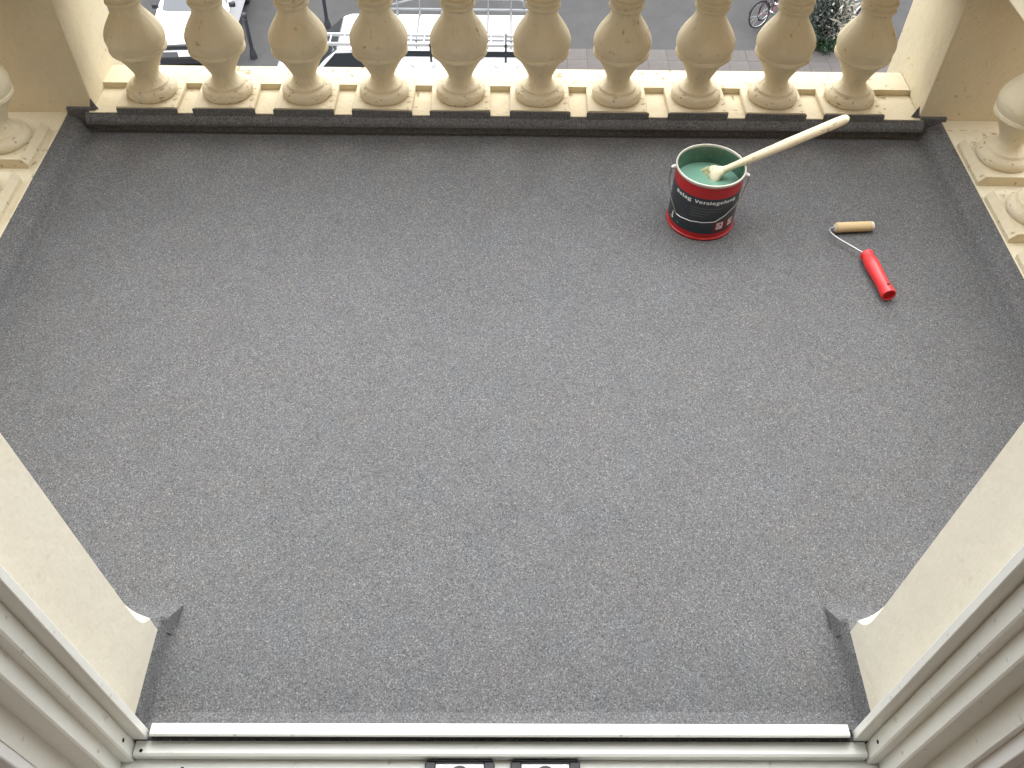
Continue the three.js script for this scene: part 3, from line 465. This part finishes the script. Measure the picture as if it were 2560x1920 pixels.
{ // ladder strapped to the rack
  const lad = thing('ladder', 'pale aluminium ladder strapped along the roof rack of the white van', 'ladder', [0, SY + 1.95 + 0.2, -18.17]);
  M.ladder = new THREE.MeshStandardMaterial({ color: new THREE.Color().setRGB(0.50, 0.50, 0.49), metalness: 0.4, roughness: 0.4 });
  for (const z of [0.54, 0.92]) mesh('rail', box(-4.05, 0.45, -0.02, 0.05, z - 0.018, z + 0.018, 0.006), M.ladder, lad);
  for (let k = 0; k < 16; k++) mesh('rung', rod([-3.93 + k * 0.28, 0.015, 0.555], [-3.93 + k * 0.28, 0.015, 0.905], 0.016), M.ladder, lad);
  for (const x of [-1.55, 0.02]) { mesh('strap', [box(x - 0.02, x + 0.02, 0.045, 0.07, 0.50, 0.96, 0.004), box(x - 0.022, x + 0.022, -0.35, 0.06, 0.945, 0.96, 0.004)], M.black, lad); }
}
[[-6.226, -20.35, 'black slim bollard between the second and third balusters'], [-4.583, -21.825, 'black slim bollard between the third and fourth balusters']].forEach(([x, z, label]) => {
  const b = thing('bollard', label, 'bollard', [x, SY, z], 'bollards along the street');
  M.iron = new THREE.MeshStandardMaterial({ color: new THREE.Color().setRGB(0.025, 0.027, 0.032), roughness: 0.5 });
  mesh('post', lathe([[0.0001, 1.18], [0.04, 1.175], [0.062, 1.14], [0.062, 1.09], [0.045, 1.07], [0.045, 0.25], [0.06, 0.22], [0.085, 0.1], [0.09, 0.0]], 20), M.iron, b);
  mesh('collar', lathe([[0.05, 0.98], [0.062, 0.99], [0.062, 1.02], [0.05, 1.03]], 20), M.iron, b);
});
// bicycles and the planting at the right
function bicycle(label, pos, turn, lean, paint) {
  const t = thing('bicycle', label, 'bicycle', pos); t.rotation.set(0, turn, 0); t.rotation.order = 'YXZ'; t.rotation.x = lean;
  const R = 0.34;
  for (const x of [-0.52, 0.52]) {
    const ty = new THREE.TorusGeometry(R - 0.02, 0.02, 8, 36); ty.translate(x, R, 0); const w = mesh('wheel', ty, M.tyre, t);
    const rim = new THREE.TorusGeometry(R - 0.045, 0.010, 6, 32); rim.translate(x, R, 0); mesh('rim', rim, M.chrome, w);
    const sp = []; for (let k = 0; k < 14; k++) { const a = k / 14 * Math.PI * 2; sp.push(rod([x, R, (k % 2 ? 0.02 : -0.02)], [x + Math.cos(a) * (R - 0.05), R + Math.sin(a) * (R - 0.05), 0], 0.0025, 5)); } mesh('spokes', sp, M.chrome, w);
    const mg = new THREE.TorusGeometry(R + 0.02, 0.018, 6, 24, 2.6); mg.rotateZ(0.25); mg.translate(x, R, 0); mesh('mudguard', mg, M.black, t);
  }
  mesh('frame', [rod([-0.52, R, 0], [-0.2, 0.82, 0], 0.013), rod([-0.52, R, 0], [-0.08, 0.3, 0], 0.013), rod([-0.08, 0.3, 0], [-0.2, 0.88, 0], 0.017), rod([-0.08, 0.3, 0], [0.36, 0.76, 0], 0.019), rod([-0.19, 0.8, 0], [0.35, 0.84, 0], 0.016), rod([0.34, 0.9, 0], [0.52, R, 0], 0.016)], paint, t);
  mesh('saddle', box(-0.33, -0.08, 0.90, 0.95, -0.07, 0.07, 0.02), M.black, t);
  mesh('handlebar', tube([[0.16, 1.0, -0.28], [0.28, 1.02, -0.22], [0.34, 1.02, 0], [0.28, 1.02, 0.22], [0.16, 1.0, 0.28]], 0.012, 30, 8, 0.5), M.chrome, t);
  mesh('basket', [box(0.42, 0.76, 0.86, 0.875, -0.18, 0.18, 0), ...[0, 1, 2, 3].map((k) => tube([[0.42, 0.875 + k * 0.07, -0.18], [0.76, 0.875 + k * 0.07, -0.18], [0.76, 0.875 + k * 0.07, 0.18], [0.42, 0.875 + k * 0.07, 0.18], [0.42, 0.875 + k * 0.07, -0.18]], 0.006, 32, 5))], M.black, t);
  mesh('crank', [rod([-0.08, 0.3, -0.07], [-0.08, 0.3, 0.07], 0.05), rod([-0.08, 0.3, 0.07], [0.06, 0.2, 0.07], 0.01), box(0.02, 0.1, 0.185, 0.205, 0.07, 0.16, 0.004)], M.chrome, t);
}
{ // the terrace across the street
  const t = thing('terrace_house', 'brick terrace across the street', 'house', [0, SY, -44]);
  mesh('wall', box(-60, 60, 0, 21, -8, 0, 0), M.brick, t);
  const w = new THREE.PlaneGeometry(1.1, 2.0); for (let k = 0; k < 36; k++) for (let f = 0; f < 5; f++) { const m = mesh('window', w, M.carGlass, t); m.position.set(-57 + k * 3.25, 2.4 + f * 3.9, 0.02); }
}
const paint1 = new THREE.MeshStandardMaterial({ color: new THREE.Color().setRGB(0.16, 0.05, 0.06), roughness: 0.4 });
const paint2 = new THREE.MeshStandardMaterial({ color: new THREE.Color().setRGB(0.66, 0.66, 0.62), roughness: 0.35 });
const paint3 = new THREE.MeshStandardMaterial({ color: new THREE.Color().setRGB(0.04, 0.045, 0.055), roughness: 0.35 });
bicycle('bicycle with dark red frame parked on the pavement behind the ninth baluster', [7.02, SY + 0.08, -22.15], 0.5, -0.12, paint1);
bicycle('second dark bicycle standing just behind the dark red bicycle', [7.15, SY + 0.08, -22.65], 0.75, 0.1, paint3);
bicycle('bicycle with pale frame parked right of the dark shrub', [8.86, SY + 0.08, -21.75], 0.35, -0.1, paint2);
{
  const sh = thing('shrub', 'dark leafy shrub with pale dry strands and green foot beside the parked bicycles', 'shrub', [8.06, SY + 0.07, -21.05]);
  const r = rng(17), leafCol = [[0.028, 0.04, 0.026], [0.034, 0.038, 0.036], [0.022, 0.060, 0.018], [0.36, 0.33, 0.27]];
  const groups = leafCol.map(() => []), stems = [];
  for (let k = 0; k < 46; k++) { const a = r() * 6.28, l = 0.5 + r() * 0.7, s = 0.15 + r() * 0.4; stems.push(tube([[0.05 * Math.cos(a), 0, 0.05 * Math.sin(a)], [s * 0.5 * Math.cos(a), l * 0.6, s * 0.5 * Math.sin(a)], [s * Math.cos(a), l, s * Math.sin(a)]], 0.008, 10, 5, 0.5)); }
  for (let k = 0; k < 5200; k++) {
    const a = r() * 6.28, h = r() * 1.35, q = Math.sqrt(r()) * (0.66 - 0.22 * Math.abs(h - 0.55)) * (0.8 + 0.35 * nA.fbm(Math.cos(a) * 2 + 5, h * 4 + Math.sin(a), 3));
    const g = new THREE.BufferGeometry(), pale = Math.cos(a) * q > 0.02 && h > 0.5 && r() < 0.5, L = (0.06 + 0.05 * r()) * (pale ? 2.6 : 1), w = L * (pale ? 0.09 : 0.30); g.setAttribute('position', new THREE.Float32BufferAttribute([0, 0, 0, w, L * 0.5, 0.006, 0, L, -0.012, 0, 0, 0, 0, L, -0.012, -w, L * 0.5, 0.006], 3)); g.setAttribute('uv', new THREE.Float32BufferAttribute(new Float32Array(12), 2)); g.computeVertexNormals();
    g.rotateX(r() * 3); g.rotateZ((r() - 0.5) * 2.4); g.rotateY(r() * 6.28); g.translate(Math.cos(a) * q, h, Math.sin(a) * q);
    groups[pale ? 3 : h < 0.42 ? (r() < 0.6 ? 2 : 0) : r() < 0.05 ? 3 : r() < 0.5 ? 1 : 0].push(g);
  }
  mesh('stems', stems, new THREE.MeshStandardMaterial({ color: new THREE.Color().setRGB(0.09, 0.07, 0.05), roughness: 0.9 }), sh);
  groups.forEach((g, k) => { const m = mesh('foliage', g, new THREE.MeshStandardMaterial({ color: new THREE.Color().setRGB(...leafCol[k]), roughness: 0.6, side: THREE.DoubleSide }), sh); });
}
renderer.render(scene, camera);
